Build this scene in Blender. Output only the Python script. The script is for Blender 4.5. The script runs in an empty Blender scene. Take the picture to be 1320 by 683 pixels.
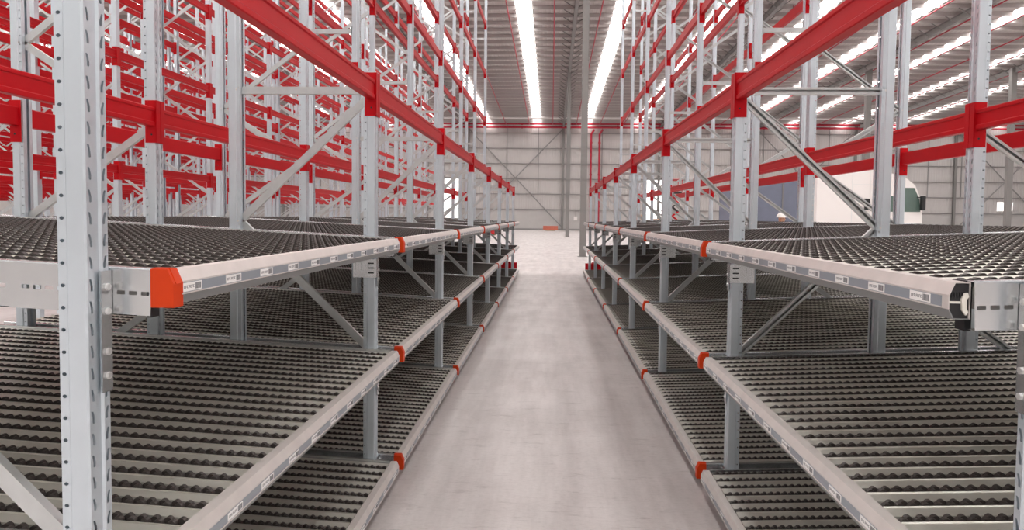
import bpy, bmesh, math, random
from mathutils import Vector, Matrix
random.seed(7)
S = bpy.context.scene
COL = S.collection

# ---------------------------------------------------------------- camera, light, exposure
F_PX, PPY = 943.7, 324.4
YAW, PITCH, ROLL = -0.05349, -0.04799, 0.01080
EYE = 1.70
def make_camera():
    cd = bpy.data.cameras.new('camera'); co = bpy.data.objects.new('camera', cd); COL.objects.link(co)
    cy, sy, cp, sp, cr, sr = math.cos(YAW), math.sin(YAW), math.cos(PITCH), math.sin(PITCH), math.cos(ROLL), math.sin(ROLL)
    fw = Vector((sy*cp, cy*cp, sp)); r = Vector((cy, -sy, 0)); u = r.cross(fw)
    r2 = r*cr + u*sr; u2 = u*cr - r*sr
    m = Matrix((r2, u2, -fw)).transposed().to_4x4(); m.translation = Vector((0, 0, EYE))
    co.matrix_world = m
    cd.sensor_width = 36; cd.lens = F_PX/1320*36; cd.shift_y = (PPY-341.5)/1320
    cd.clip_start = 0.05; cd.clip_end = 400
    S.camera = co
make_camera()
SKYLIGHT = 8.8          # radiance of the translucent roof sheets
EXPOSURE = 0.0
S.view_settings.view_transform = 'Standard'; S.view_settings.look = 'None'
S.view_settings.gamma = 1; S.view_settings.use_curve_mapping = False
S.view_settings.exposure = EXPOSURE
w = bpy.data.worlds.new('sky'); S.world = w; w.use_nodes = True
w.node_tree.nodes['Background'].inputs[0].default_value = (0.9, 0.95, 1, 1)
w.node_tree.nodes['Background'].inputs[1].default_value = 1.0

# ---------------------------------------------------------------- materials
def mat(name, col, rough=0.5, metal=0.0, noise=0.0, nscale=20, bump=0.0, bscale=60, emit=None, spec=0.5, stretch=None):
    m = bpy.data.materials.new(name); m.use_nodes = True; nt = m.node_tree; b = nt.nodes['Principled BSDF']
    b.inputs['Base Color'].default_value = (*col, 1); b.inputs['Roughness'].default_value = rough
    b.inputs['Metallic'].default_value = metal; b.inputs['Specular IOR Level'].default_value = spec
    tc = nt.nodes.new('ShaderNodeTexCoord'); src = tc.outputs['Object']
    if stretch:
        mp = nt.nodes.new('ShaderNodeMapping'); mp.inputs['Scale'].default_value = stretch
        nt.links.new(src, mp.inputs[0]); src = mp.outputs[0]
    if noise:
        n = nt.nodes.new('ShaderNodeTexNoise'); n.inputs['Scale'].default_value = nscale; n.inputs['Detail'].default_value = 4
        nt.links.new(src, n.inputs['Vector'])
        r = nt.nodes.new('ShaderNodeValToRGB')
        r.color_ramp.elements[0].position = 0.3; r.color_ramp.elements[1].position = 0.7
        r.color_ramp.elements[0].color = (*[c*(1-noise) for c in col], 1)
        r.color_ramp.elements[1].color = (*[min(1, c*(1+noise)) for c in col], 1)
        nt.links.new(n.outputs['Fac'], r.inputs[0]); nt.links.new(r.outputs[0], b.inputs['Base Color'])
    if bump:
        n2 = nt.nodes.new('ShaderNodeTexNoise'); n2.inputs['Scale'].default_value = bscale; n2.inputs['Detail'].default_value = 3
        nt.links.new(src, n2.inputs['Vector'])
        bp = nt.nodes.new('ShaderNodeBump'); bp.inputs['Strength'].default_value = bump; bp.inputs['Distance'].default_value = 0.01
        nt.links.new(n2.outputs['Fac'], bp.inputs['Height']); nt.links.new(bp.outputs[0], b.inputs['Normal'])
    if emit:
        b.inputs['Emission Color'].default_value = (*emit[0], 1); b.inputs['Emission Strength'].default_value = emit[1]
    return m

def rib_mat(name, col, axis, pitch, rough=0.6, strength=0.6):
    """profiled sheet: regular ribs as a bump"""
    m = mat(name, col, rough); nt = m.node_tree; b = nt.nodes['Principled BSDF']
    tc = nt.nodes.new('ShaderNodeTexCoord'); sx = nt.nodes.new('ShaderNodeSeparateXYZ'); nt.links.new(tc.outputs['Object'], sx.inputs[0])
    mu = nt.nodes.new('ShaderNodeMath'); mu.operation = 'MULTIPLY'; mu.inputs[1].default_value = 2*math.pi/pitch
    nt.links.new(sx.outputs[axis], mu.inputs[0])
    si = nt.nodes.new('ShaderNodeMath'); si.operation = 'SINE'; nt.links.new(mu.outputs[0], si.inputs[0])
    rp = nt.nodes.new('ShaderNodeMapRange'); rp.inputs[1].default_value = 0.2; rp.inputs[2].default_value = 0.8
    nt.links.new(si.outputs[0], rp.inputs[0])
    bp = nt.nodes.new('ShaderNodeBump'); bp.inputs['Strength'].default_value = strength; bp.inputs['Distance'].default_value = 0.03
    nt.links.new(rp.outputs[0], bp.inputs['Height']); nt.links.new(bp.outputs[0], b.inputs['Normal'])
    return m

M = {}
M['post'] = mat('galvanised_post', (0.63, 0.70, 0.755), 0.34, 0.60, 0.02, 14)
M['brace'] = mat('galvanised_brace', (0.60, 0.625, 0.63), 0.30, 0.75, 0.05, 18)
M['rail'] = mat('rail_steel', (0.66, 0.615, 0.59), 0.42, 0.25, 0.06, 12)
M['label_strip'] = mat('label_holder_plastic', (0.27, 0.295, 0.33), 0.35)
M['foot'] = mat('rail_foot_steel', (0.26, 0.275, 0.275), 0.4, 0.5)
M['bar'] = mat('orange_red_primer', (0.60, 0.16, 0.10), 0.5, 0, 0.08, 3)
M['paper'] = mat('label_paper', (0.86, 0.85, 0.84), 0.6)
M['ink'] = mat('label_ink', (0.22, 0.22, 0.23), 0.7)
M['cap'] = mat('orange_plastic', (0.60, 0.045, 0.004), 0.5, 0, 0.05, 8, spec=0.25)
M['black'] = mat('black_plastic', (0.012, 0.012, 0.014), 0.5)
M['clip'] = mat('white_plastic', (0.75, 0.73, 0.66), 0.5)
M['track'] = mat('track_steel', (0.68, 0.665, 0.61), 0.34, 0.60, 0.08, 6, stretch=(0.5, 1, 1))
M['side'] = mat('side_channel_steel', (0.62, 0.64, 0.65), 0.24, 0.85, 0.05, 5)
M['wheel'] = mat('dark_roller_plastic', (0.046, 0.038, 0.035), 0.48, spec=0.35)
M['red'] = mat('red_paint', (0.50, 0.004, 0.010), 0.42, 0, 0.05, 4, spec=0.14)
M['bolt'] = mat('zinc_bolt', (0.75, 0.75, 0.74), 0.3, 0.6)
M['wall'] = rib_mat('wall_cladding', (0.53, 0.50, 0.49), 'X', 0.30)
M['wallp'] = mat('wall_panel', (0.50, 0.48, 0.47), 0.7, 0, 0.03, 1)
M['wally'] = rib_mat('wall_cladding_side', (0.53, 0.50, 0.49), 'Y', 0.30)
M['roof'] = rib_mat('roof_sheet', (0.52, 0.48, 0.465), 'X', 0.30, 0.5, 0.8)
M['purlin'] = mat('purlin_steel', (0.42, 0.385, 0.375), 0.5, 0.2)
M['dark_steel'] = mat('painted_steel', (0.20, 0.19, 0.185), 0.5)
M['column'] = mat('column_paint', (0.215, 0.205, 0.198), 0.5)
M['girt'] = mat('girt_steel', (0.27, 0.26, 0.255), 0.5)
M['whitepipe'] = mat('white_strut', (0.80, 0.78, 0.77), 0.5)
M['pipe'] = mat('sprinkler_pipe_red', (0.42, 0.012, 0.035), 0.4)
M['sky'] = mat('translucent_sheet', (0.9, 0.9, 0.9), 0.6, emit=((1.0, 0.985, 0.96), SKYLIGHT))
M['day'] = mat('daylight_opening', (0.9, 0.9, 0.9), 0.6, emit=((1.0, 0.97, 0.95), 2.2))
M['white'] = mat('white_truck_paint', (0.82, 0.78, 0.76), 0.35)
M['glass'] = mat('tinted_cab_glass', (0.10, 0.15, 0.13), 0.08, 0, spec=0.9)
M['blue'] = mat('blue_grey_curtain', (0.15, 0.165, 0.225), 0.55, 0, 0.05, 2)
M['skin'] = mat('skin', (0.55, 0.30, 0.20), 0.55)
M['hat'] = mat('white_hard_hat', (0.85, 0.83, 0.80), 0.3)
M['hivis'] = mat('orange_hi_vis', (0.85, 0.20, 0.03), 0.7)
M['trouser'] = mat('navy_trousers', (0.03, 0.035, 0.06), 0.8)
M['carton'] = mat('brown_carton', (0.42, 0.24, 0.15), 0.75, 0, 0.06, 3)
M['wood'] = mat('pallet_wood', (0.45, 0.33, 0.22), 0.75, 0, 0.1, 6)
M['rubber'] = mat('tyre_rubber', (0.02, 0.02, 0.02), 0.8)

def floor_mat():
    m = mat('concrete_floor', (0.5, 0.45, 0.44), 0.45); nt = m.node_tree; b = nt.nodes['Principled BSDF']
    tc = nt.nodes.new('ShaderNodeTexCoord')
    def noise(scale, det, st=None, rough=0.6):
        n = nt.nodes.new('ShaderNodeTexNoise'); n.inputs['Scale'].default_value = scale; n.inputs['Detail'].default_value = det
        n.inputs['Roughness'].default_value = rough
        src = tc.outputs['Object']
        if st:
            mp = nt.nodes.new('ShaderNodeMapping'); mp.inputs['Scale'].default_value = st; nt.links.new(src, mp.inputs[0]); src = mp.outputs[0]
        nt.links.new(src, n.inputs['Vector']); return n.outputs['Fac']
    def ramp(src, p0, c0, p1, c1):
        r = nt.nodes.new('ShaderNodeValToRGB'); e = r.color_ramp.elements
        e[0].position = p0; e[0].color = (*c0, 1); e[1].position = p1; e[1].color = (*c1, 1); nt.links.new(src, r.inputs[0]); return r.outputs[0]
    def mul(a, b_, f=1.0):
        x = nt.nodes.new('ShaderNodeMix'); x.data_type = 'RGBA'; x.blend_type = 'MULTIPLY'; x.inputs[0].default_value = f
        nt.links.new(a, x.inputs[6]); nt.links.new(b_, x.inputs[7]); return x.outputs[2]
    base = ramp(noise(0.7, 6), 0.30, (0.55, 0.505, 0.495), 0.72, (0.70, 0.655, 0.645))
    streak = ramp(noise(1.6, 5, (3.0, 0.35, 1)), 0.36, (0.80, 0.79, 0.79), 0.6, (1, 1, 1))
    spots = ramp(noise(5.5, 8, (0.6, 2.2, 1), 0.75), 0.33, (0.72, 0.70, 0.70), 0.44, (1, 1, 1))
    rust = ramp(noise(0.9, 3, (1, 1.5, 1)), 0.70, (1, 1, 1), 0.78, (0.98, 0.86, 0.80))
    fine = ramp(noise(26, 6, (1, 1.6, 1), 0.7), 0.32, (0.86, 0.85, 0.85), 0.55, (1, 1, 1))
    c = mul(mul(mul(mul(base, streak, 0.9), spots, 0.9), rust, 0.9), fine, 0.8)
    nt.links.new(c, b.inputs['Base Color'])
    nt.links.new(ramp(noise(2.2, 5), 0.3, (0.30,)*3, 0.7, (0.50,)*3), b.inputs['Roughness'])
    bp = nt.nodes.new('ShaderNodeBump'); bp.inputs['Strength'].default_value = 0.05; bp.inputs['Distance'].default_value = 0.01
    nt.links.new(noise(9, 6), bp.inputs['Height']); nt.links.new(bp.outputs[0], b.inputs['Normal'])
    return m
M['floor'] = floor_mat()

# ---------------------------------------------------------------- mesh helpers
class MB:
    def __init__(s): s.v = []; s.f = []; s.mi = []; s.mats = []; s.cur = 0
    def use(s, m):
        m = M[m]
        if m not in s.mats: s.mats.append(m)
        s.cur = s.mats.index(m); return s
    def face(s, idx): s.f.append(tuple(idx)); s.mi.append(s.cur)
    def add(s, vs, fs):
        o = len(s.v); s.v += [tuple(v) for v in vs]
        for f in fs: s.face([i+o for i in f])
    def box(s, a, b):
        (x0, y0, z0), (x1, y1, z1) = a, b
        s.add([(x0,y0,z0),(x1,y0,z0),(x1,y1,z0),(x0,y1,z0),(x0,y0,z1),(x1,y0,z1),(x1,y1,z1),(x0,y1,z1)],
              [(0,3,2,1),(4,5,6,7),(0,1,5,4),(1,2,6,5),(2,3,7,6),(3,0,4,7)])
    def extrude(s, prof, p0, p1, ux, uy, caps=True, closed=True):
        """sweep a 2-D profile from p0 to p1; ux, uy are the profile axes"""
        p0, p1, ux, uy = Vector(p0), Vector(p1), Vector(ux), Vector(uy); n = len(prof); o = len(s.v)
        for P in (p0, p1):
            for a, b in prof: s.v.append(tuple(P + ux*a + uy*b))
        for i in range(n if closed else n-1):
            j = (i+1) % n; s.face((o+i, o+j, o+n+j, o+n+i))
        if caps and closed:
            s.face([o+i for i in reversed(range(n))]); s.face([o+n+i for i in range(n)])
    def cyl(s, p0, p1, r, seg=12, r1=None, caps=True):
        p0, p1 = Vector(p0), Vector(p1); d = (p1-p0).normalized()
        a = d.orthogonal().normalized(); b = d.cross(a); r1 = r if r1 is None else r1; o = len(s.v)
        for P, R in ((p0, r), (p1, r1)):
            for k in range(seg):
                t = 2*math.pi*k/seg; s.v.append(tuple(P + a*math.cos(t)*R + b*math.sin(t)*R))
        for k in range(seg):
            j = (k+1) % seg; s.face((o+k, o+j, o+seg+j, o+seg+k))
        if caps:
            s.face([o+k for k in reversed(range(seg))]); s.face([o+seg+k for k in range(seg)])
    def sphere(s, c, r, seg=16, ring=10, zmin=-1.0, sc=(1, 1, 1)):
        o = len(s.v); rows = []
        for i in range(ring+1):
            zz = 1 - (1-zmin)*i/ring; rr = math.sqrt(max(0, 1-zz*zz)); row = []
            for k in range(seg):
                t = 2*math.pi*k/seg; row.append(len(s.v)); s.v.append((c[0]+r*rr*math.cos(t)*sc[0], c[1]+r*rr*math.sin(t)*sc[1], c[2]+r*zz*sc[2]))
            rows.append(row)
        for i in range(ring):
            for k in range(seg):
                j = (k+1) % seg; s.face((rows[i][k], rows[i+1][k], rows[i+1][j], rows[i][j]))
    def mesh(s, name):
        me = bpy.data.meshes.new(name); me.from_pydata(s.v, [], s.f)
        for m in s.mats: me.materials.append(m)
        me.polygons.foreach_set('material_index', s.mi)
        bm = bmesh.new(); bm.from_mesh(me); bmesh.ops.recalc_face_normals(bm, faces=bm.faces); bm.to_mesh(me); bm.free()
        me.update(); return me

def obj(name, me, parent=None, loc=(0, 0, 0), rot=(0, 0, 0)):
    if isinstance(me, MB): me = me.mesh(name)
    o = bpy.data.objects.new(name, me); COL.objects.link(o); o.location = loc; o.rotation_euler = rot
    if parent is not None: o.parent = parent
    return o
def tag(o, label, cat, group=None, kind=None):
    o['label'] = label; o['category'] = cat
    if group: o['group'] = group
    if kind: o['kind'] = kind
    return o
def thing(name, label, cat, group=None, loc=(0, 0, 0), rz=0):
    o = obj(name, None, None, loc, (0, 0, rz)); return tag(o, label, cat, group)
def structure(name, mb, loc=(0, 0, 0), rot=(0, 0, 0)):
    o = obj(name, mb, None, loc, rot); o['kind'] = 'structure'; return o
BAYN = ['nearest bay'] + [w_ + ' bay away' for w_ in ('second', 'third', 'fourth', 'fifth', 'sixth', 'seventh', 'eighth', 'ninth', 'tenth', 'eleventh', 'twelfth', 'thirteenth', 'fourteenth', 'fifteenth', 'sixteenth', 'seventeenth', 'eighteenth')]
ORD = ['nearest', 'second', 'third', 'fourth', 'fifth', 'sixth', 'seventh', 'eighth', 'ninth', 'tenth', 'eleventh', 'twelfth', 'thirteenth', 'fourteenth', 'fifteenth', 'sixteenth', 'seventeenth', 'eighteenth', 'nineteenth', 'twentieth']

# ---------------------------------------------------------------- building
PIT, Y1 = 2.84, 1.675                 # bay pitch, near face of the first posts
NP = 8                                # frames in each of the two rows by the aisle
YC = [Y1 + 0.045 + PIT*i for i in range(NP)]
XA, XB, XC, XF = 2.03, 2.50, 3.44, 1.10
WALLY, WX0, WX1, WY0 = 94.0, -46.0, 68.0, -30.0
def roofz(y): return 13.65 + (WALLY-y)*0.03

fl = MB().use('floor'); fl.box((WX0, WY0, -0.3), (WX1, WALLY, 0)); structure('floor', fl)
wb = MB().use('wall')
DOORS = [(-14.0, -11.7, 6.5), (11.9, 14.3, 6.6)]
WIN = (55.1, 57.0, 3.05, 4.1)
def wall_strip(mb, x0, x1, z0, z1): mb.box((x0, WALLY, z0), (x1, WALLY+0.2, z1))
xs = WX0
for d0, d1, dh in DOORS:
    wb.use('wall'); wall_strip(wb, xs, d0, 2.65, 15); wall_strip(wb, d0, d1, dh, 15)
    wb.use('wallp'); wall_strip(wb, xs, d0, 0, 2.65); xs = d1
wb.use('wall'); wall_strip(wb, xs, WIN[0], 2.65, 15); wall_strip(wb, WIN[0], WIN[1], WIN[3], 15); wall_strip(wb, WIN[0], WIN[1], 2.65, WIN[2]); wall_strip(wb, WIN[1], WX1, 2.65, 15)
wb.use('wallp'); wall_strip(wb, xs, WX1, 0, 2.65)
structure('wall_back', wb)
for i, (d0, d1, dh) in enumerate(DOORS):
    dm = MB().use('day'); dm.box((d0, WALLY+0.12, 0), (d1, WALLY+0.16, dh))
    dm.use('column'); 
    for x in (d0, d1): dm.box((x-0.08, WALLY-0.06, 0), (x+0.08, WALLY+0.12, dh))
    dm.box((d0-0.08, WALLY-0.06, dh), (d1+0.08, WALLY+0.12, dh+0.16))
    structure('door_%d' % (i+1), dm)
wm = MB().use('day'); wm.box((WIN[0], WALLY+0.12, WIN[2]), (WIN[1], WALLY+0.16, WIN[3]))
wm.use('whitepipe'); wm.box((WIN[0]-0.06, WALLY-0.03, WIN[2]-0.06), (WIN[1]+0.06, WALLY+0.1, WIN[2])); wm.box((WIN[0]-0.06, WALLY-0.03, WIN[3]), (WIN[1]+0.06, WALLY+0.1, WIN[3]+0.06))
structure('window_1', wm)
for nm, x, s in (('wall_left', WX0, -1), ('wall_right', WX1, 1)):
    m_ = MB().use('wally'); m_.box((min(x, x+0.2*s), WY0, 0), (max(x, x+0.2*s), WALLY, 19)); structure(nm, m_)
m_ = MB().use('wall'); m_.box((WX0, WY0-0.2, 0), (WX1, WY0, 19)); structure('wall_front', m_)

# roof: sheets with gaps for the translucent strips, all running down the slope (along Y)
SKX = [-1.95 + 6.3*k for k in range(-7, 11)]
SKX = [x for x in SKX if WX0+1 < x < WX1-1]
rf = MB().use('roof'); edges = [WX0] + [e for x in SKX for e in (x-0.53, x+0.53)] + [WX1]
def slab(mb, x0, x1, y0, y1, dz0, dz1):
    za, zb = roofz(y0), roofz(y1)
    mb.add([(x0,y0,za+dz0),(x1,y0,za+dz0),(x1,y1,zb+dz0),(x0,y1,zb+dz0),(x0,y0,za+dz1),(x1,y0,za+dz1),(x1,y1,zb+dz1),(x0,y1,zb+dz1)],
           [(0,3,2,1),(4,5,6,7),(0,1,5,4),(1,2,6,5),(2,3,7,6),(3,0,4,7)])
for i in range(0, len(edges), 2): slab(rf, edges[i], edges[i+1], WY0, WALLY, 0, 0.06)
structure('ceiling', rf)
for i, x in enumerate(SKX):
    sm = MB().use('sky'); slab(sm, x-0.53, x+0.53, WY0, WALLY, 0.005, 0.05); structure('window_%d' % (i+2), sm)
# purlins across the roof
pm = MB().use('purlin'); zp = [(-0.04, 0), (0.04, 0), (0.04, -0.015), (-0.025, -0.015), (-0.025, -0.235), (0.04, -0.235), (0.04, -0.25), (-0.04, -0.25)]
pm.extrude(zp, (WX0, 0, 0), (WX1, 0, 0), (0, 1, 0), (0, 0, 1)); pme = pm.mesh('roof_purlin')
y = 26.0
while y < WALLY:
    o = obj('roof_purlin', pme, None, (0, y, roofz(y)-0.005)); o['kind'] = 'structure'; y += 1.62
# rafters with pairs of fly braces, on the column lines
RX = [1.35 + 12.1*k for k in range(-3, 6)]
for x in RX:
    rm = MB().use('dark_steel')
    for (hw, t0, t1) in ((0.11, -0.27, -0.285), (0.008, -0.285, -0.70), (0.11, -0.70, -0.72)): slab(rm, x-hw, x+hw, 20, 92.6, min(t0, t1), max(t0, t1))
    y = 26.0
    while y < 92:
        for s in (-1, 1): rm.cyl((x+0.05*s, y, roofz(y)-0.68), (x+0.75*s, y, roofz(y)-0.24), 0.030, 6)
        y += 1.62
    structure('roof_beam', rm)
# columns
def column(x, y, b):
    cm = MB().use('column'); h = roofz(y)-0.3
    if b > 0.2:
        cm.box((-b/2, -b/2, 0.02), (b/2, b/2, h))
    cm.box((-b/2-0.08, -b/2-0.08, 0), (b/2+0.08, b/2+0.08, 0.02))
    structure('steel_column', cm, (x, y, 0))
for x, y, b in ((1.355, 31.7, 0.27), (1.345, 62.7, 0.30), (26.05, 62.7, 0.42), (37.6, 62.7, 0.42), (-10.75, 62.7, 0.3), (-22.85, 62.7, 0.3)): column(x, y, b)
# end-wall steel: columns, girts, bracing rods
for x in RX:
    cm = MB().use('column')
    cm.box((x-0.15, WALLY-0.42, 0), (x+0.15, WALLY-0.40, 13.4)); cm.box((x-0.006, WALLY-0.40, 0), (x+0.006, WALLY-0.17, 13.4)); cm.box((x-0.15, WALLY-0.17, 0), (x+0.15, WALLY-0.155, 13.4))
    structure('wall_column', cm)
gm = MB().use('girt'); gm.extrude([(0, 0), (-0.15, 0), (-0.15, -0.07), (-0.14, -0.07), (-0.14, -0.012), (-0.012, -0.012), (-0.012, -0.09), (0, -0.09)], (WX0, 0, 0), (WX1, 0, 0), (0, 1, 0), (0, 0, 1)); gme = gm.mesh('wall_girt')
for z in (2.70, 4.65, 6.58, 8.52, 10.45, 12.38):
    o = obj('wall_girt', gme, None, (0, WALLY-0.002, z)); o['kind'] = 'structure'
mm = MB().use('girt'); mm.box((-0.05, -0.06, 4.7), (0.05, 0, 13.3)); mme = mm.mesh('wall_mullion')
for k in range(-8, 13):
    x = 1.35 + 12.1/3*k + 0.9
    o = obj('wall_mullion', mme, None, (x, WALLY-0.006, 0)); o['kind'] = 'structure'
for x0, x1 in ((-10.75, 1.35), (25.55, 37.65), (49.75, 61.85)):
    for a, b in (((x0, 0.4), (x1, 12.9)), ((x0, 12.9), (x1, 0.4))):
        bm_ = MB().use('girt'); bm_.cyl((a[0], WALLY-0.30, a[1]), (b[0], WALLY-0.30, b[1]), 0.075, 8); structure('wall_brace', bm_)
bs = MB().use('girt'); bs.box((WX0, WALLY-0.05, 0), (WX1, WALLY, 0.22)); structure('baseboard_back', bs)
sb = MB().use('whitepipe'); sb.cyl((WX0, 88, 13.50), (WX1, 88, 13.50), 0.13, 10); structure('roof_strut_beam', sb)

# sprinkler pipes
k = 0
pl = MB().use('pipe')
def pipe_mesh():
    p = MB().use('pipe'); p.cyl((0, 24, roofz(24)-0.42), (0, 92.6, roofz(92.6)-0.42), 0.045, 8)
    y = 27.0
    while y < WALLY-1:
        p.cyl((0, y, roofz(y)-0.37), (0, y, roofz(y)-0.25), 0.02, 6); y += 6.5
    return p.mesh('sprinkler_pipe')
pme = pipe_mesh()
NUM = ['first', 'second', 'third', 'fourth', 'fifth', 'sixth', 'seventh', 'eighth', 'ninth', 'tenth', 'eleventh', 'twelfth', 'thirteenth', 'fourteenth', 'fifteenth']
for k in range(-8, 15):
    x = 2.93*k
    nr = min(RX, key=lambda r_: abs(x-r_))
    if abs(x-nr) < 0.9: x = nr + (0.95 if x > nr else -0.95)
    o = obj('sprinkler_pipe', pme, None, (x, 0, 0))
    lab = 'thin red sprinkler pipe under the roof directly above the aisle' if k == 0 else 'thin red sprinkler pipe under the roof, %s to the %s of the aisle pipe' % (NUM[abs(k)-1], 'right' if k > 0 else 'left')
    tag(o, lab, 'pipe', 'sprinkler pipes under the roof')
for z, r, lab in ((13.42, 0.13, 'upper thick red sprinkler main across the top of the end wall'), (12.98, 0.13, 'lower thick red sprinkler main across the top of the end wall')):
    p = MB().use('pipe'); p.cyl((WX0+0.2, 93.0, z), (WX1-0.2, 93.0, z), r, 10)
    for x in range(-40, 66, 6): p.cyl((x, 93.0, z), (x+0.24, 93.0, z), r+0.04, 10)
    tag(obj('sprinkler_main', p), lab, 'pipe', 'red sprinkler mains on the end wall')
for x, lab in ((4.85, 'vertical red drop pipe on the end wall, nearer the grey columns'), (5.9, 'vertical red drop pipe on the end wall, farther from the grey columns')):
    p = MB().use('pipe'); p.cyl((x, 93.3, 0.0), (x, 93.3, 12.2), 0.13, 10); p.cyl((x, 93.3, 12.2), (x+0.38, 93.12, 12.74), 0.13, 10)
    for z in (3, 7, 11): p.cyl((x, 93.3, z), (x, 93.3, z+0.2), 0.17, 10)
    tag(obj('drop_pipe', p), lab, 'pipe', 'red drop pipes at the end wall')

# ---------------------------------------------------------------- rack parts
def perf_strip(mb, o, a, width, z0, z1, pitch, hole):
    """flat strip (origin o, across a, up z) with one hole per pitch; hole = eight (u, v) points from lower left, counter-clockwise"""
    o, a = Vector(o), Vector(a).normalized(); n = int((z1-z0)/pitch); zs = z0
    outer = [(0, 0), (.5, 0), (1, 0), (1, .5), (1, 1), (.5, 1), (0, 1), (0, .5)]
    for i in range(n):
        b = len(mb.v)
        for pts in (outer, hole):
            for u, v in pts: mb.v.append(tuple(o + a*(u*width) + Vector((0, 0, zs+v*pitch))))
        for k in range(8):
            j = (k+1) % 8; mb.face((b+k, b+j, b+8+j, b+8+k))
        zs += pitch
    if z1-zs > 1e-4:
        b = len(mb.v)
        for u, z in ((0, zs), (1, zs), (1, z1), (0, z1)): mb.v.append(tuple(o + a*(u*width) + Vector((0, 0, z))))
        mb.face((b, b+1, b+2, b+3))
SLOT = [(.46, .24), (.66, .20), (.84, .24), (.84, .44), (.56, .76), (.40, .78), (.26, .76), (.46, .44)]
SLOTM = [(1-u, v) for u, v in [SLOT[2], SLOT[1], SLOT[0], SLOT[7], SLOT[6], SLOT[5], SLOT[4], SLOT[3]]]
RND = [(.5+.26*math.cos(t), .5+.085*math.sin(t)) for t in [math.radians(d) for d in (225, 270, 315, 0, 45, 90, 135, 180)]]
def post_mesh(h, name):
    mb = MB().use('post'); T = 0.0535
    def strip(p, q):
        b = len(mb.v)
        for (x, y_) in (p, q): mb.v.append((x, y_, 0))
        for (x, y_) in (q, p): mb.v.append((x, y_, h))
        mb.face((b, b+1, b+2, b+3))
    strip((0.006, -0.012), (0.006, 0.012))
    for s in (-1, 1):
        strip((0.006, 0.012*s), (0, 0.017*s))
        perf_strip(mb, (0, 0.017*s if s > 0 else -0.041, 0), (0, 1, 0), 0.024, 0, h, T, SLOT if s < 0 else SLOTM)
        strip((0, 0.041*s), (0.005, 0.045*s)); strip((0.005, 0.045*s), (0.046, 0.045*s)); strip((0.046, 0.045*s), (0.051, 0.040*s))
        perf_strip(mb, (0.051, 0.040*s, 0), (1, 0, 0), 0.022, 0, h, T, RND)
        strip((0.073, 0.040*s), (0.074, 0.011*s))  # rear lips made wider than real, to darken the hollow behind the slots
    me = mb.mesh(name); return me
H_SHORT, H_TALL = 2.59, 8.6
POST_S, POST_T = post_mesh(H_SHORT, 'post_short'), post_mesh(H_TALL, 'post_tall')
bp_ = MB().use('post'); bp_.box((-0.04, -0.045, 0), (0.12, 0.045, 0.006))
for x_ in (-0.022, 0.102): bp_.use('bolt').cyl((x_, 0, 0.006), (x_, 0, 0.026), 0.009, 6)
BASEPLATE = bp_.mesh('base_plate')

def channel_between(mb, p0, p1, wd=0.045, dp=0.026, flip=1):
    """C-section bracing member in the XZ plane, lips facing -Y*flip"""
    p0, p1 = Vector(p0), Vector(p1); d = (p1-p0).normalized(); n = Vector((0, -1*flip, 0)); s = d.cross(n).normalized(); h = wd/2; t = 0.003
    prof = [(-h, dp), (-h, 0), (h, 0), (h, dp), (h*0.35, dp), (h*0.35, dp-t), (h-t, dp-t), (h-t, t), (-h+t, t), (-h+t, dp-t), (-h*0.35, dp-t), (-h*0.35, dp)]
    mb.extrude(prof, p0 - n*(dp/2), p1 - n*(dp/2), s, n)
def brace_mesh(p0, p1, name='brace'):
    mb = MB().use('brace'); channel_between(mb, p0, p1)
    mb.use('bolt')
    for P in (p0, p1): mb.cyl((P[0], -0.043, P[2]), (P[0], 0.043, P[2]), 0.007, 6)
    return mb.mesh(name)
# low frame with short front post: local x grows away from the aisle, x=0 at the front post's face
DF = XA-XF
Z1 = [(0.055, 2.43), (DF-0.055, 1.655), (0.055, 0.86), (DF-0.055, 0.14)]
FR_BR = [brace_mesh((a[0], 0, a[1]), (b[0], 0, b[1])) for a, b in zip(Z1[:-1], Z1[1:])]
FR_H = [brace_mesh((0.05, 0, z), (DF-0.05, 0, z), 'horizontal_brace') for z in (2.475, 0.09)]
DB = XC-XB
zb = [0.5, 1.08, 1.65, 2.24, 2.77, 3.40, 3.97, 4.55, 5.12, 5.70, 6.27, 6.85, 7.42, 8.0, 8.5]
Z2 = [((DB-0.055) if i % 2 == 0 else 0.055, z) for i, z in enumerate(zb)]
BK_BR = [brace_mesh((a[0], 0, a[1]), (b[0], 0, b[1])) for a, b in zip(Z2[:-1], Z2[1:])]
BK_H = [brace_mesh((0.05, 0, z), (DB-0.05, 0, z), 'horizontal_brace') for z in (0.2, 8.55)]
brk = MB().use('side')   # hook-on bracket on the camera side of a front post, under the top bed
brk.box((-0.012, -0.052, 1.31), (0.135, -0.047, 1.425)); brk.box((-0.012, -0.047, 1.31), (-0.006, 0.0, 1.425))
brk.use('black')
for k in range(3): brk.box((0.005+0.0, -0.0535, 1.335+0.03*k), (0.040, -0.0515, 1.343+0.03*k))
brk.use('side')
for k in range(3): brk.box((0.085+0.017*k, -0.058, 1.355), (0.093+0.017*k, -0.052, 1.405))
BRK = brk.mesh('hook_bracket')
brk.v = [(x, -y_, z) for x, y_, z in brk.v]; BRK_L = brk.mesh('hook_bracket_mirrored')
sp_ = MB().use('brace'); L = XB-XA
for z in (3.55, 6.88): pass
sp_.box((0.002, -0.02, -0.02), (L-0.002, 0.02, 0.02))
for x in (0.005, L-0.005): sp_.box((x-0.003, -0.05, -0.045), (x+0.003, 0.05, 0.045))
SPACER = sp_.mesh('row_spacer')

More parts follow.
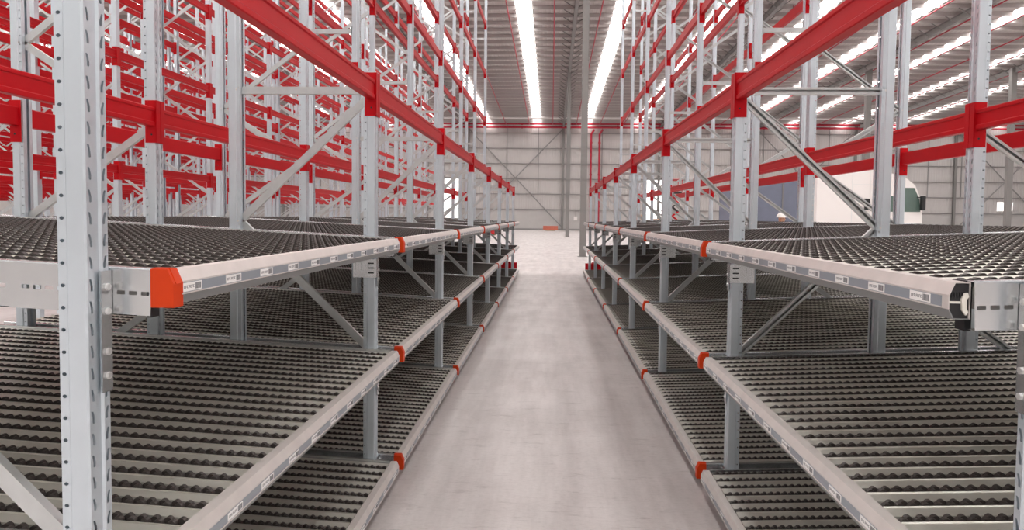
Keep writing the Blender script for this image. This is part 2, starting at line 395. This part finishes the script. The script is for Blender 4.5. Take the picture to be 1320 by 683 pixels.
SIDES = (('left', -1, math.pi), ('right', 1, 0.0))
for sd, s, rz in SIDES:
    for i in range(NP):
        t = thing('rack_frame', 'galvanised rack frame with short front post at the %s aisle edge, %s from the camera' % (sd, ORD[i]), 'rack frame',
                  'low frames along the %s side of the aisle' % sd, (s*XF, YC[i], 0), rz)
        p = obj('front_post', POST_S, t); obj('base_plate', BASEPLATE, p)
        p = obj('rear_post', POST_T, t, (DF, 0, 0), (0, 0, math.pi)); obj('base_plate', BASEPLATE, p)
        for me in FR_BR: obj('diagonal_brace', me, t)
        for me in FR_H: obj('horizontal_brace', me, t)
        if i > 0: obj('hook_bracket', BRK if s > 0 else BRK_L, t)
        t = thing('rack_frame', 'tall galvanised rack frame at the back of the %s rack, %s from the camera' % (sd, ORD[i]), 'rack frame',
                  'tall frames at the back of the %s rack' % sd, (s*XB, YC[i], 0), rz)
        p = obj('front_post', POST_T, t); obj('base_plate', BASEPLATE, p)
        p = obj('rear_post', POST_T, t, (DB, 0, 0), (0, 0, math.pi)); obj('base_plate', BASEPLATE, p)
        for me in BK_BR: obj('diagonal_brace', me, t)
        for me in BK_H: obj('horizontal_brace', me, t)
        for z, hl in ((3.55, 'lower'), (6.88, 'upper')):
            o = obj('row_spacer', SPACER, None, (s*XA, YC[i], z), (0, 0, rz))
            tag(o, '%s spacer bar between the post lines of the %s rack, %s from the camera' % (hl, sd, ORD[i]), 'spacer bar', 'row spacers in the %s rack' % sd)

# ---------------------------------------------------------------- pallet beams
BL = PIT-0.090-0.008
def beam_prof(h=0.118, d=0.05):
    return [(0.004, 0), (0.0, -0.004), (0.0, -0.020), (0.006, -0.026), (0.006, -h+0.030), (0.0, -h+0.024), (0.0, -h+0.004), (0.004, -h), (d-0.004, -h), (d, -h+0.004), (d, -0.004), (d-0.004, 0)]
bmb = MB().use('red'); bmb.extrude(beam_prof(), (0, -BL/2, -0.045), (0, BL/2, -0.045), (1, 0, 0), (0, 0, 1)); BEAM = bmb.mesh('pallet_beam')
def conn_mesh(sg):
    c = MB().use('red'); y0 = sg*(BL/2); y1 = sg*(BL/2+0.0035)
    c.box((-0.006, min(y0, y1), -0.266), (0.064, max(y0, y1), 0))
    y2 = sg*(BL/2+0.046); c.box((-0.010, min(y0, y2), -0.266), (-0.004, max(y0, y2), 0))
    c.use('bolt')
    c.use('black').cyl((0.022, sg*(BL/2-0.002), -0.215), (0.022, sg*(BL/2+0.0005), -0.215), 0.006, 8)
    return c.mesh('connector')
CONN = (conn_mesh(-1), conn_mesh(1))
def beam(x, yc, ztop, rz, label, group):
    o = obj('pallet_beam', BEAM, None, (x, yc, ztop), (0, 0, rz)); tag(o, label, 'beam', group)
    for c in CONN: obj('connector', c, o)
BAYY = [(YC[i]+YC[i+1])/2 for i in range(NP-1)]
LV = ['lowest', 'second lowest', 'third lowest', 'fourth lowest', 'fifth lowest', 'sixth lowest']
for sd, s, rz in SIDES:
    for i, yb in enumerate(BAYY):
        beam(s*(XF), yb, 2.579, rz, 'red beam on the short front posts at the %s aisle edge, %s' % (sd, BAYN[i]), 'red beams along the %s aisle edge' % sd)
        for l, z in enumerate((3.235, 4.62, 6.0, 7.4)):
            beam(s*XA, yb, z, rz+math.pi, 'red beam on the middle posts of the %s rack, %s level, %s' % (sd, LV[l], BAYN[i]), 'red beams on the middle post line of the %s rack' % sd)
        for l, z in enumerate((2.406, 4.74, 6.1, 7.5)):
            beam(s*XB, yb, z, rz, 'red beam on the inner back posts of the %s rack, %s level, %s' % (sd, LV[l], BAYN[i]), 'red beams on the inner back post line of the %s rack' % sd)
            beam(s*XC, yb, z, rz+math.pi, 'red beam on the outermost posts of the %s rack, %s level, %s' % (sd, LV[l], BAYN[i]), 'red beams on the outermost post line of the %s rack' % sd)

# ---------------------------------------------------------------- carton flow beds
CL = PIT-0.090-0.004                # clear length between posts
SLOPE = math.atan(0.045)
DEPTH = 2.62
NT = 24; TP = (CL-0.064)/NT
# roller track: flat cover plate plus a channel carrying two staggered wheel rows
tm = MB().use('track'); pw = TP-0.046
tprof = [(-pw, -0.008), (-pw+0.003, -0.006), (-0.004, -0.006), (-0.0015, -0.002), (0, -0.002), (0, -0.036), (0.042, -0.036), (0.042, -0.004), (0.0435, -0.004), (0.0435, -0.038), (-0.0015, -0.038), (-0.0015, -0.0085)]
tm.extrude([(a, b-0.003) for a, b in tprof], (0, 0, 0), (DEPTH-0.055, 0, 0), (0, 1, 0), (0, 0, 1))
TRACK = tm.mesh('roller_track')
wmb = MB().use('wheel'); WP = 0.038; n = int((DEPTH-0.085)/WP)
for k in range(n):
    for yy, off in ((0.0115, 0.0), (0.0305, WP/2)):
        x = 0.014+WP*k+off; wmb.cyl((x, yy-0.0085, -0.0118), (x, yy+0.0085, -0.0118), 0.0130, 12)
WHEELS = wmb.mesh('rollers')
# side channel with a row of slots
scm = MB().use('side')
def side_mesh(sg):
    mb = MB().use('side'); Hs = 0.118; zt = 0.004
    L_ = DEPTH; p = 0.031; n = int(L_/p)
    x = 0.0; y0 = 0.0
    hole = [(.18, .22), (.5, .22), (.82, .22), (.85, .5), (.82, .78), (.5, .78), (.18, .78), (.15, .5)]
    outer = [(0, 0), (.5, 0), (1, 0), (1, .5), (1, 1), (.5, 1), (0, 1), (0, .5)]
    zb0, zb1 = zt-0.072, zt-0.054
    for i in range(n):
        if i % 4 == 3 and i > 8:
            b = len(mb.v)
            mb.v += [(x, 0, zb0), (x+p, 0, zb0), (x+p, 0, zb1), (x, 0, zb1)]; mb.face((b, b+1, b+2, b+3))
        else:
            b = len(mb.v)
            for pts in (outer, hole):
                for u, v in pts: mb.v.append((x+u*p, 0, zb0+v*(zb1-zb0)))
            for k in range(8):
                j = (k+1) % 8; mb.face((b+k, b+j, b+8+j, b+8+k))
        x += p
    def quad(*pts):
        b = len(mb.v); mb.v += pts; mb.face((b, b+1, b+2, b+3))
    quad((0, 0, zt-Hs), (x, 0, zt-Hs), (x, 0, zb0), (0, 0, zb0)); quad((0, 0, zb1), (x, 0, zb1), (x, 0, zt-0.003), (0, 0, zt-0.003))
    i_ = -sg  # flanges point into the bed
    quad((0, 0, zt-0.003), (x, 0, zt-0.003), (x, 0.003*i_, zt), (0, 0.003*i_, zt))
    mb.box((0, min(0.003*i_, 0.028*i_), zt-0.002), (x, max(0.003*i_, 0.028*i_), zt))
    mb.box((0, min(0, 0.028*i_), zt-Hs), (x, max(0, 0.028*i_), zt-Hs+0.002))
    mb.box((0, min(0.026*i_, 0.028*i_), zt-0.016), (x, max(0.026*i_, 0.028*i_), zt-0.002))
    return mb.mesh('side_channel')
SIDE = {-1: side_mesh(-1), 1: side_mesh(1)}
cb = MB().use('side'); cb.extrude([(0, 0), (0.04, 0), (0.04, -0.003), (0.003, -0.003), (0.003, -0.057), (0.04, -0.057), (0.04, -0.06), (0, -0.06)], (0, -CL/2+0.03, 0), (0, CL/2-0.03, 0), (1, 0, 0), (0, 0, 1)); CROSS = cb.mesh('cross_bar')
# front rail (x=0 is the face towards the aisle)
RL = CL-0.02
def rail_mesh():
    mb = MB().use('rail'); t = 0.002
    out = [(0.014, 0), (0.05, 0), (0.05, -0.088), (0.012, -0.088), (0.0, -0.064), (0.0, -0.030)]
    inn = [(0.015, -t), (0.048, -t), (0.048, -0.086), (0.0135, -0.086), (t, -0.0635), (t, -0.0305)]
    n = 6; o = len(mb.v)
    for y in (-RL/2, RL/2):
        for P in (out, inn):
            for x, z in P: mb.v.append((x, y, z))
    for i in range(n):
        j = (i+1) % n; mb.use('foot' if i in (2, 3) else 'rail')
        mb.face((o+i, o+j, o+2*n+j, o+2*n+i)); mb.face((o+n+i, o+n+j, o+3*n+j, o+3*n+i))
        mb.face((o+i, o+j, o+n+j, o+n+i)); mb.face((o+2*n+i, o+2*n+j, o+3*n+j, o+3*n+i))
    return mb.mesh('front_rail')
RAIL = rail_mesh()
def capmesh():
    mb = MB().use('cap'); t = 0.024
    out = [(0.012, 0.004), (0.055, 0.004), (0.055, -0.092), (-0.004, -0.092), (-0.004, -0.032)]
    mb.extrude(out, (0, -t, 0), (0, t, 0), (1, 0, 0), (0, 0, 1))
    mb.extrude([(0.010, 0.006), (0.057, 0.006), (0.057, -0.03), (-0.006, -0.033)], (0, -t*0.4, 0), (0, t*0.55, 0), (1, 0, 0), (0, 0, 1))
    mb.use('black'); mb.box((0.055, -t*0.7, -0.118), (0.066, t*0.9, 0.002)); return mb.mesh('end_cap')
CAP = capmesh()
lh = MB().use('label_strip'); lh.box((-0.002, -RL/2+0.03, -0.060), (0.001, RL/2-0.03, -0.034))
lh.use('rail'); lh.box((-0.005, -RL/2+0.03, -0.063), (0.001, RL/2-0.03, -0.060))
HOLDER = lh.mesh('label_holder')
def label_mesh():
    mb = MB().use('paper'); mb.box((-0.0032, -0.052, -0.0225), (-0.002, 0.052, 0.0))
    mb.use('ink'); r = random.Random(3); y = -0.044
    for k in range(7):            # the printed word
        if k == 3: y += 0.003
        mb.box((-0.0036, y, -0.0145), (-0.0031, y+0.002, -0.0075)); mb.box((-0.0036, y, -0.0085), (-0.0031, y+0.0055, -0.007)); mb.box((-0.0036, y+0.001, -0.0118 if k % 2 else -0.0145), (-0.0031, y+0.0055, -0.0105 if k % 2 else -0.013))
        y += 0.0075
    y = 0.016
    while y < 0.046:
        wd = r.choice((0.0008, 0.0014, 0.0022)); mb.box((-0.0036, y, -0.0195), (-0.0031, y+wd, -0.003)); y += wd + r.choice((0.001, 0.0016))
    mb.v = [(x, -y_, z) for x, y_, z in mb.v]
    return mb.mesh('shelf_label')
LABEL = label_mesh()
def hook_mesh(h, zs):
    hk = MB().use('side'); hk.box((-0.005, -0.021, -h), (-0.001, 0.021, 0.0)); hk.use('bolt')
    for z in zs: hk.cyl((-0.012, 0.0, z), (-0.004, 0.0, z), 0.009, 6)
    return hk.mesh('hook_plate')
HOOK, HOOK_S = hook_mesh(0.30, (-0.04, -0.10, -0.20, -0.26)), hook_mesh(0.13, (-0.03, -0.09))
def insert_mesh():
    mb = MB().use('black'); mb.extrude([(0.014, -0.003), (0.0475, -0.003), (0.0475, -0.0855), (0.0145, -0.0855), (0.0025, -0.062), (0.0025, -0.031)], (0, -0.03, 0), (0, 0.006, 0), (1, 0, 0), (0, 0, 1))
    mb.box((0.0505, -0.012, -0.118), (0.066, 0.03, 0.003))
    for k in range(5): mb.box((0.008+0.006*k, -0.033, -0.036), (0.011+0.006*k, -0.029, -0.024))
    mb.use('clip'); mb.extrude([(0.034, -0.026), (0.043, -0.024), (0.046, -0.034), (0.041, -0.040), (0.041, -0.062), (0.046, -0.070), (0.040, -0.078), (0.031, -0.066), (0.029, -0.040)], (0, -0.036, 0), (0, -0.029, 0), (1, 0, 0), (0, 0, 1))
    mb.box((0.0035, -0.034, -0.050), (0.028, -0.029, -0.045)); return mb.mesh('rail_insert')
INSERT = insert_mesh()

LEVELS = ((1.556, 'top'), (0.854, 'middle'), (0.152, 'bottom'))
RX0 = 0.94
lab_y = [-RL/2+0.13+0.251*k for k in range(11)]
for sd, s, rz in SIDES:
    for zl, ln in LEVELS:
        for i, yb in enumerate(BAYY):
            t = thing('carton_flow_bed', '%s level carton flow bed with dark rollers, %s rack, %s' % (ln, sd, BAYN[i]), 'carton flow bed',
                      '%s carton flow beds of the %s rack' % (ln, sd), (s*RX0, yb, zl), rz)
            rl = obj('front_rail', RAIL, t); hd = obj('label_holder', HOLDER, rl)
            for k, ly in enumerate(lab_y):
                if i < 4 and not (i > 1 and ln != 'top'): obj('shelf_label', LABEL, rl, (0, ly, -0.0355))
            near = -s*0 + (-1 if s > 0 else 1)      # local end that faces the camera
            if sd == 'right' and ln == 'top' and i == 0: obj('rail_insert', INSERT, rl, (0, -RL/2+0.034, 0))
            else: obj('end_cap', CAP, rl, (0, near*(RL/2-0.012), 0))
            for sg in (-1, 1): obj('side_channel', SIDE[sg], t, (0.052, sg*CL/2, 0.0), (0, -SLOPE, 0))
            for k in range(NT):
                tr = obj('roller_track', TRACK, t, (0.058, -CL/2+0.032+pw+TP*k+0.001, 0.0), (0, -SLOPE, 0)); obj('rollers', WHEELS, tr, (0, 0.0005, 0))
            for x in (0.22, 1.12, 1.55, 2.45): obj('cross_bar', CROSS, t, (x, 0, -0.046+x*0.045))
            obj('hook_plate', HOOK_S if ln == 'bottom' else HOOK, t, (XF-RX0-0.001, near*(CL/2+0.0235), 0.0))

# red guard rails at the far ends of the two rows
for sd, s, rz in SIDES:
    g = MB().use('red'); g.box((0, -0.04, 0.14), (2.5, 0.04, 0.33))
    t = tag(obj('end_guard', g, None, (s*1.02, YC[-1]+0.30, 0), (0, 0, rz)), 'low red steel guard rail across the far end of the %s rack' % sd, 'guard rail', 'red guard rails at the rack ends')
    for x in (0.25, 1.25, 2.25):
        p = MB().use('red'); p.box((x-0.05, 0.04, 0.008), (x+0.05, 0.12, 0.36)); p.box((x-0.09, 0.0, 0), (x+0.09, 0.18, 0.008)); obj('guard_post', p, t)

# ---------------------------------------------------------------- distant racks to the left
FH = 8.6; FD = 0.95
def far_post():
    mb = MB().use('post'); prof = [(0, -0.045), (0, 0.045), (0.07, 0.045), (0.07, 0.028), (0.066, 0.028), (0.066, 0.041), (0.004, 0.041), (0.004, -0.041), (0.066, -0.041), (0.066, -0.028), (0.07, -0.028), (0.07, -0.045)]
    mb.extrude(prof, (0, 0, 0), (0, 0, FH), (1, 0, 0), (0, 1, 0)); return mb.mesh('far_post')
FPOST = far_post()
zf = [0.25+0.6*k for k in range(15) if 0.25+0.6*k < FH-0.05]
FBR = []
mb = MB().use('brace')
zz = [((FD-0.05) if i % 2 == 0 else 0.05, z) for i, z in enumerate(zf)]
fb_list = []
for a, b in zip(zz[:-1], zz[1:]):
    m1 = MB().use('brace'); channel_between(m1, (a[0], 0, a[1]), (b[0], 0, b[1]), 0.042, 0.024); fb_list.append(m1.mesh('far_brace'))
fbr = MB().use('brace')
for a, b in zip(zz[:-1], zz[1:]): channel_between(fbr, (a[0], 0, a[1]), (b[0], 0, b[1]), 0.042, 0.024)
FBRACE = fbr.mesh('bracing')
ROWS = [(6.2, 15), (7.4, 15), (10.6, 15), (11.8, 15), (15.0, 15), (16.2, 15), (19.4, 16), (20.6, 16), (23.8, 17), (25.0, 17), (28.2, 18), (29.4, 18)]
FLEV = (2.43, 4.05, 5.45, 6.85, 8.25)
RORD = ['first', 'second', 'third', 'fourth', 'fifth', 'sixth', 'seventh', 'eighth', 'ninth', 'tenth', 'eleventh', 'twelfth']
cand = []
for r, (X, nmax) in enumerate(ROWS):
    yk = [YC[0]+PIT*k for k in range(nmax)]
    vis = [y for y in yk if X/y < 0.86]
    for q, y in enumerate(vis):
        t = thing('rack_frame', 'distant galvanised rack frame in the %s far rack line on the left, %s frame' % (RORD[r], ORD[q]), 'rack frame', 'distant frames in the %s rack line on the left' % RORD[r], (-X, y, 0), math.pi)
        obj('post', FPOST, t); obj('post', FPOST, t, (FD, 0, 0), (0, 0, math.pi))
        obj('bracing', FBRACE, t)
    for q in range(len(vis)-1):
        yb = (vis[q]+vis[q+1])/2
        for l, z in enumerate(FLEV):
            for side in (0, 1):
                cand.append((math.hypot(X, yb)+0.2*l, -X-(FD if side else 0), yb, z, 0.0 if side else math.pi, r, q, l, side))
cand.sort()
for d, x, yb, z, rz, r, q, l, side in cand[:112]:
    beam(x, yb, z, rz, 'distant red beam, %s left rack line, %s face, %s level, %s' % (RORD[r], 'far' if side else 'near', LV[l], BAYN[q]), 'distant red beams in the %s rack line on the left' % RORD[r])
fm = MB().use('red'); bpf = beam_prof()
for d, x, yb, z, rz, r, q, l, side in cand[112:]:
    sx = 1 if side == 1 else -1
    fm.extrude([(sx*a, b) for a, b in bpf], (x, yb-BL/2, z-0.045), (x, yb+BL/2, z-0.045), (1, 0, 0), (0, 0, 1))
    for e in (-1, 1):
        y0 = yb+e*BL/2; y1 = y0+e*0.040
        fm.box((x-0.008 if sx > 0 else x+0.002, min(y0, y1), z-0.266), (x-0.002 if sx > 0 else x+0.008, max(y0, y1), z))
tag(obj('distant_pallet_beams', fm), 'mass of red beams filling the far racks on the left', 'beams', None, 'stuff')

# ---------------------------------------------------------------- things beyond the racks
def wheel_mb(r, wd):
    m = MB().use('rubber'); m.cyl((0, -wd/2, 0), (0, wd/2, 0), r, 24); m.use('bolt').cyl((0, -wd/2-0.01, 0), (0, wd/2+0.01, 0), r*0.5, 16); return m.mesh('wheel')
# white truck, cab to the right
TX, TY = 11.3, 32.0
t = thing('truck', 'white rigid box truck facing right behind the right rack', 'truck', None, (TX, TY, 0))
b = MB().use('white'); b.box((0, 0, 1.05), (2.95, 2.4, 3.92)); b.box((0, 0.1, 0.85), (3.0, 2.3, 1.05)); obj('cargo_box', b, t)
for z in (1.05, 3.84):
    e = MB().use('bolt'); e.box((-0.01, -0.02, z), (2.96, 0.0, z+0.08)); obj('edge_trim', e, t)
c = MB().use('white'); prof = [(3.0, 0.75), (4.40, 0.75), (4.45, 1.2), (4.44, 2.05), (4.38, 2.6), (4.12, 3.2), (3.75, 3.5), (3.0, 3.75)]
c.extrude(prof, (0, 0.1, 0), (0, 2.3, 0), (1, 0, 0), (0, 0, 1)); cab = obj('cab', c, t)
g = MB().use('glass'); g.extrude([(4.43, 2.06), (4.45, 2.06), (4.395, 2.61), (4.14, 3.19), (4.12, 3.18), (4.37, 2.60)], (0, 0.2, 0), (0, 2.2, 0), (1, 0, 0), (0, 0, 1)); obj('windscreen', g, cab)
g = MB().use('glass'); g.extrude([(3.05, 2.08), (4.36, 2.08), (4.31, 2.6), (4.08, 3.1), (3.45, 3.1), (3.40, 2.75), (3.05, 2.75)], (0, 0.085, 0), (0, 0.1, 0), (1, 0, 0), (0, 0, 1)); obj('side_window', g, cab)
g = MB().use('black'); g.box((4.28, -0.18, 2.15), (4.44, -0.02, 2.75)); g.cyl((4.20, 0.1, 2.7), (4.34, -0.08, 2.7), 0.02, 6); obj('mirror', g, cab)
g = MB().use('black'); g.box((4.40, 0.2, 0.9), (4.43, 2.2, 1.45)); obj('grille', g, cab)
g = MB().use('black'); g.box((4.3, 0.05, 0.45), (4.5, 2.35, 0.75)); obj('bumper', g, t)
sd_ = MB().use('bolt')
for x in (1.45, 2.2): sd_.box((x, -0.006, 1.13), (x+0.03, 0, 3.84))
sd_.box((1.45, -0.006, 3.2), (2.95, 0, 3.23)); obj('panel_seams', sd_, t)
sd_ = MB().use('black'); sd_.box((1.98, -0.10, 2.15), (2.18, -0.006, 2.62)); obj('control_box', sd_, t)
ch = MB().use('black'); ch.box((0.1, 0.7, 0.6), (4.3, 0.8, 0.85)); ch.box((0.1, 1.6, 0.6), (4.3, 1.7, 0.85)); obj('chassis', ch, t)
WH = wheel_mb(0.48, 0.28)
for x in (0.9, 3.75):
    for y_ in (0.2, 2.2): obj('wheel', WH, t, (x, y_, 0.48))
# blue curtain-sided trailer farther back
t = thing('trailer', 'blue curtain sided trailer parked left of the white truck', 'trailer', None, (12.25, 45.0, 0))
b = MB().use('blue'); b.box((0, 0, 1.15), (2.6, 9.5, 4.05)); bo = obj('curtain_body', b, t)
for x in (0.02, 1.62, 2.56):
    p = MB().use('dark_steel'); p.box((x-0.03, -0.04, 1.15), (x+0.03, 0.0, 4.05)); obj('door_post', p, t)
b = MB().use('dark_steel'); b.box((-0.02, -0.05, 1.0), (2.62, 9.5, 1.15)); obj('deck', b, t)
for y_ in (1.3, 2.6, 7.6):
    for x in (0.3, 2.3): obj('wheel', WH, t, (x, y_, 0.48), (0, 0, math.pi/2))
# red scissor lift, raised
LX, LY = 9.75, 60.0
t = thing('scissor_lift', 'red and black scissor lift raised in front of the end wall', 'scissor lift', None, (LX, LY, 0))
b = MB().use('red'); b.box((-0.55, -0.9, 0.25), (0.55, 0.9, 0.75)); obj('base', b, t)
for x in (-0.5, 0.5):
    for y_ in (-0.65, 0.65): obj('wheel', wheel_mb(0.22, 0.14), t, (x, y_, 0.22), (0, 0, math.pi/2))
for k in range(4):
    z0 = 0.8+0.72*k
    a = MB().use('red' if k % 2 else 'black')
    for y_ in (-0.3, 0.3):
        a.cyl((-0.45, y_, z0), (0.45, y_, z0+0.72), 0.045, 6); a.cyl((0.45, y_, z0), (-0.45, y_, z0+0.72), 0.045, 6)
    obj('scissor_stage', a, t)
p = MB().use('black'); p.box((-0.6, -0.95, 3.70), (0.6, 0.95, 3.80)); obj('platform', p, t)
r_ = MB().use('red')
for z in (4.25, 4.8):
    r_.cyl((-0.58, -0.93, z), (0.58, -0.93, z), 0.03, 6); r_.cyl((-0.58, 0.93, z), (0.58, 0.93, z), 0.03, 6); r_.cyl((-0.58, -0.93, z), (-0.58, 0.93, z), 0.03, 6); r_.cyl((0.58, -0.93, z), (0.58, 0.93, z), 0.03, 6)
for x in (-0.58, 0.58):
    for y_ in (-0.93, 0.93): r_.cyl((x, y_, 3.8), (x, y_, 4.8), 0.03, 6)
obj('guard_rails', r_, t)
# pallets of goods near the end wall
def pallet(x, y, label, group=None):
    t = thing('pallet', label, 'pallet', group, (x, y, 0))
    for yy in (-0.5, 0, 0.5):
        b = MB().use('wood'); b.box((-0.58, yy-0.05, 0), (0.58, yy+0.05, 0.1)); obj('bearer', b, t)
    b = MB().use('wood')
    for k in range(6): b.box((-0.58+0.2*k, -0.58, 0.1), (-0.42+0.2*k, 0.58, 0.122))
    obj('deck', b, t)
def carton(x, y, z, sx, sy, sz, label):
    c = MB().use('carton'); c.box((-sx/2, -sy/2, 0), (sx/2, sy/2, sz)); o = tag(obj('carton', c, None, (x, y, z+0.004)), label, 'carton', 'cartons on pallets at the end wall')
    tp = MB().use('clip'); tp.box((-0.03, -sy/2-0.002, 0), (0.03, sy/2+0.002, sz+0.002)); obj('tape', tp, o)
for i, (x, hh) in enumerate(((8.6, 1.9), (10.2, 1.5))):
    y_ = 72.0
    pallet(x, y_, 'wooden pallet carrying brown cartons under the bright doorway, %s one' % ('left' if i == 0 else 'right'), 'pallets with cartons')
    carton(x, y_, 0.122, 1.1, 1.1, hh*0.55, 'large brown carton at the bottom of the %s pallet stack' % ('left' if i == 0 else 'right'))
    carton(x, y_, 0.13+hh*0.55, 1.0, 1.0, hh*0.45, 'brown carton on top of the %s pallet stack' % ('left' if i == 0 else 'right'))
# red beams stacked low at the end wall (seen at the end of the aisle)
pallet(-0.15, 90.0, 'wooden pallet under the red beams at the end of the aisle')
for k in range(3):
    for j in range(3):
        b = MB().use('bar'); b.box((-0.72, -0.06, 0), (0.72, 0.06, 0.16))
        if k == 2 and j == 0: continue
        o = obj('steel_bar', b, None, (-0.15+(0.22, -0.16, 0.07)[(j+k) % 3], 89.6+0.35*j, 0.122+0.163*k))
        tag(o, 'orange-red steel bar on the pallet at the end of the aisle, %s layer, %s row' % (('bottom', 'middle', 'top')[k], ('front', 'middle', 'back')[j]), 'steel bar', 'red bars stacked at the end wall')
for k, x in enumerate((-9.0, -7.4, -5.6)):
    pallet(x, 66.0, 'wooden pallet with red bars behind the left rack, %s from the left' % NUM[k], 'pallets behind the left rack')
    for j in range(4):
        b = MB().use('red'); b.box((-0.7, -0.06, 0), (0.7, 0.06, 0.16))
        tag(obj('steel_bar', b, None, (x, 65.8, 0.122+0.17*j)), 'red bar on the %s pallet behind the left rack, layer %s' % (NUM[k], NUM[j]), 'steel bar', 'red bars on pallets behind the left rack')
# small white box on the end wall
b = MB().use('white'); b.box((-0.22, -0.12, -0.25), (0.22, 0, 0.25)); o = tag(obj('electrical_box', b, None, (3.05, WALLY-0.005, 1.55)), 'small white electrical box on the end wall right of the grey column', 'electrical box')
b = MB().use('girt'); b.cyl((0, -0.05, 0.25), (0, -0.05, 1.1), 0.02, 6); obj('conduit', b, o)

# person in a white hard hat behind the right rack
def person(x, y, facing):
    t = thing('person', 'person in white hard hat and orange vest standing behind the right rack', 'person', None, (x, y, 0), facing)
    J = [((0, 0, 0.98), .15), ((0, 0.01, 1.2), .15), ((0, 0.01, 1.42), .16), ((0, 0, 1.54), .065), ((0, -0.01, 1.63), .075), ((0, -0.015, 1.73), .095), ((0, -0.005, 1.79), .085),
         ((-.19, 0.01, 1.45), .06), ((-.24, 0.02, 1.17), .045), ((-.22, -0.10, 0.93), .032), ((.19, 0.01, 1.45), .06), ((.24, 0.02, 1.17), .045), ((.22, -0.10, 0.93), .032),
         ((-.10, 0, 0.90), .095), ((-.11, 0.0, 0.50), .062), ((-.11, 0.03, 0.10), .042), ((-.12, -0.12, 0.045), .040), ((.10, 0, 0.90), .095), ((.11, -0.0, 0.50), .062), ((.11, 0.03, 0.10), .042), ((.12, -0.12, 0.045), .040)]
    E_ = [(0,1),(1,2),(2,3),(3,4),(4,5),(5,6),(2,7),(7,8),(8,9),(2,10),(10,11),(11,12),(0,13),(13,14),(14,15),(15,16),(0,17),(17,18),(18,19),(19,20)]
    for sx, wi in ((-1, 9), (1, 12)):          # fingers and thumb
        hx, hy, hz = J[wi][0]; pi_ = len(J); J.append(((hx, hy-0.02, hz-0.07), .028)); E_.append((wi, pi_))
        for f in range(4):
            a = len(J); fx = hx + (f-1.5)*0.012*1.0; ln = (0.06, 0.075, 0.07, 0.055)[f]
            J.append(((fx, hy-0.03, hz-0.07-ln*0.6), .010)); J.append(((fx, hy-0.015, hz-0.07-ln*1.2), .008)); E_ += [(pi_, a), (a, a+1)]
        a = len(J); J.append(((hx-sx*0.03, hy-0.05, hz-0.07), .011)); J.append(((hx-sx*0.03, hy-0.06, hz-0.115), .009)); E_ += [(pi_, a), (a, a+1)]
    me = bpy.data.meshes.new('body'); me.from_pydata([j[0] for j in J], E_, []); me.materials.append(M['skin']); me.materials.append(M['hivis']); me.materials.append(M['trouser'])
    o = obj('body', me, t); o.modifiers.new('skin', 'SKIN'); sv = me.skin_vertices[0].data
    for k, j in enumerate(J): sv[k].radius = (j[1], j[1]*(0.75 if k < 3 else 1))
    sv[0].use_root = True
    sub = o.modifiers.new('sub', 'SUBSURF'); sub.levels = 2; sub.render_levels = 2
    dg = bpy.context.evaluated_depsgraph_get(); ev = o.evaluated_get(dg); m2 = bpy.data.meshes.new_from_object(ev)
    o.modifiers.clear(); o.data = m2
    for mm_ in ('skin', 'hivis', 'trouser'):
        if M[mm_].name not in [x.name for x in m2.materials if x]: m2.materials.append(M[mm_])
    ix = {m_.name: k for k, m_ in enumerate(m2.materials)}
    for p in m2.polygons:
        c = p.center; p.use_smooth = True
        p.material_index = ix['orange_hi_vis'] if (0.98 < c.z < 1.50 and not (abs(c.x) > 0.19 and c.z < 1.15)) else ix['navy_trousers'] if (c.z <= 0.98 and abs(c.x) < 0.195) else ix['skin']
    h = MB().use('hat'); h.sphere((0, 0, 1.765), 0.120, 20, 8, 0.0, (0.95, 1.12, 0.98)); h.cyl((0, -0.015, 1.757), (0, -0.015, 1.768), 0.142, 20, 0.135); h.box((-0.012, -0.10, 1.86), (0.012, 0.10, 1.885)); obj('hard_hat', h, t)
    f = MB().use('skin'); f.sphere((0, -0.115, 1.70), 0.018, 8, 6, -1, (0.8, 1, 1.4))
    for s in (-1, 1): f.sphere((s*0.092, 0, 1.71), 0.024, 8, 6, -1, (0.4, 0.8, 1.2))
    f.use('black')
    for s in (-1, 1): f.sphere((s*0.035, -0.098, 1.725), 0.010, 8, 6)
    f.box((-0.025, -0.106, 1.652), (0.025, -0.094, 1.658)); obj('face', f, t)
    v = MB().use('hat'); v.box((-0.155, -0.125, 1.12), (0.155, 0.135, 1.16)); obj('reflective_band', v, t)
person(6.15, 20.0, 0.6)
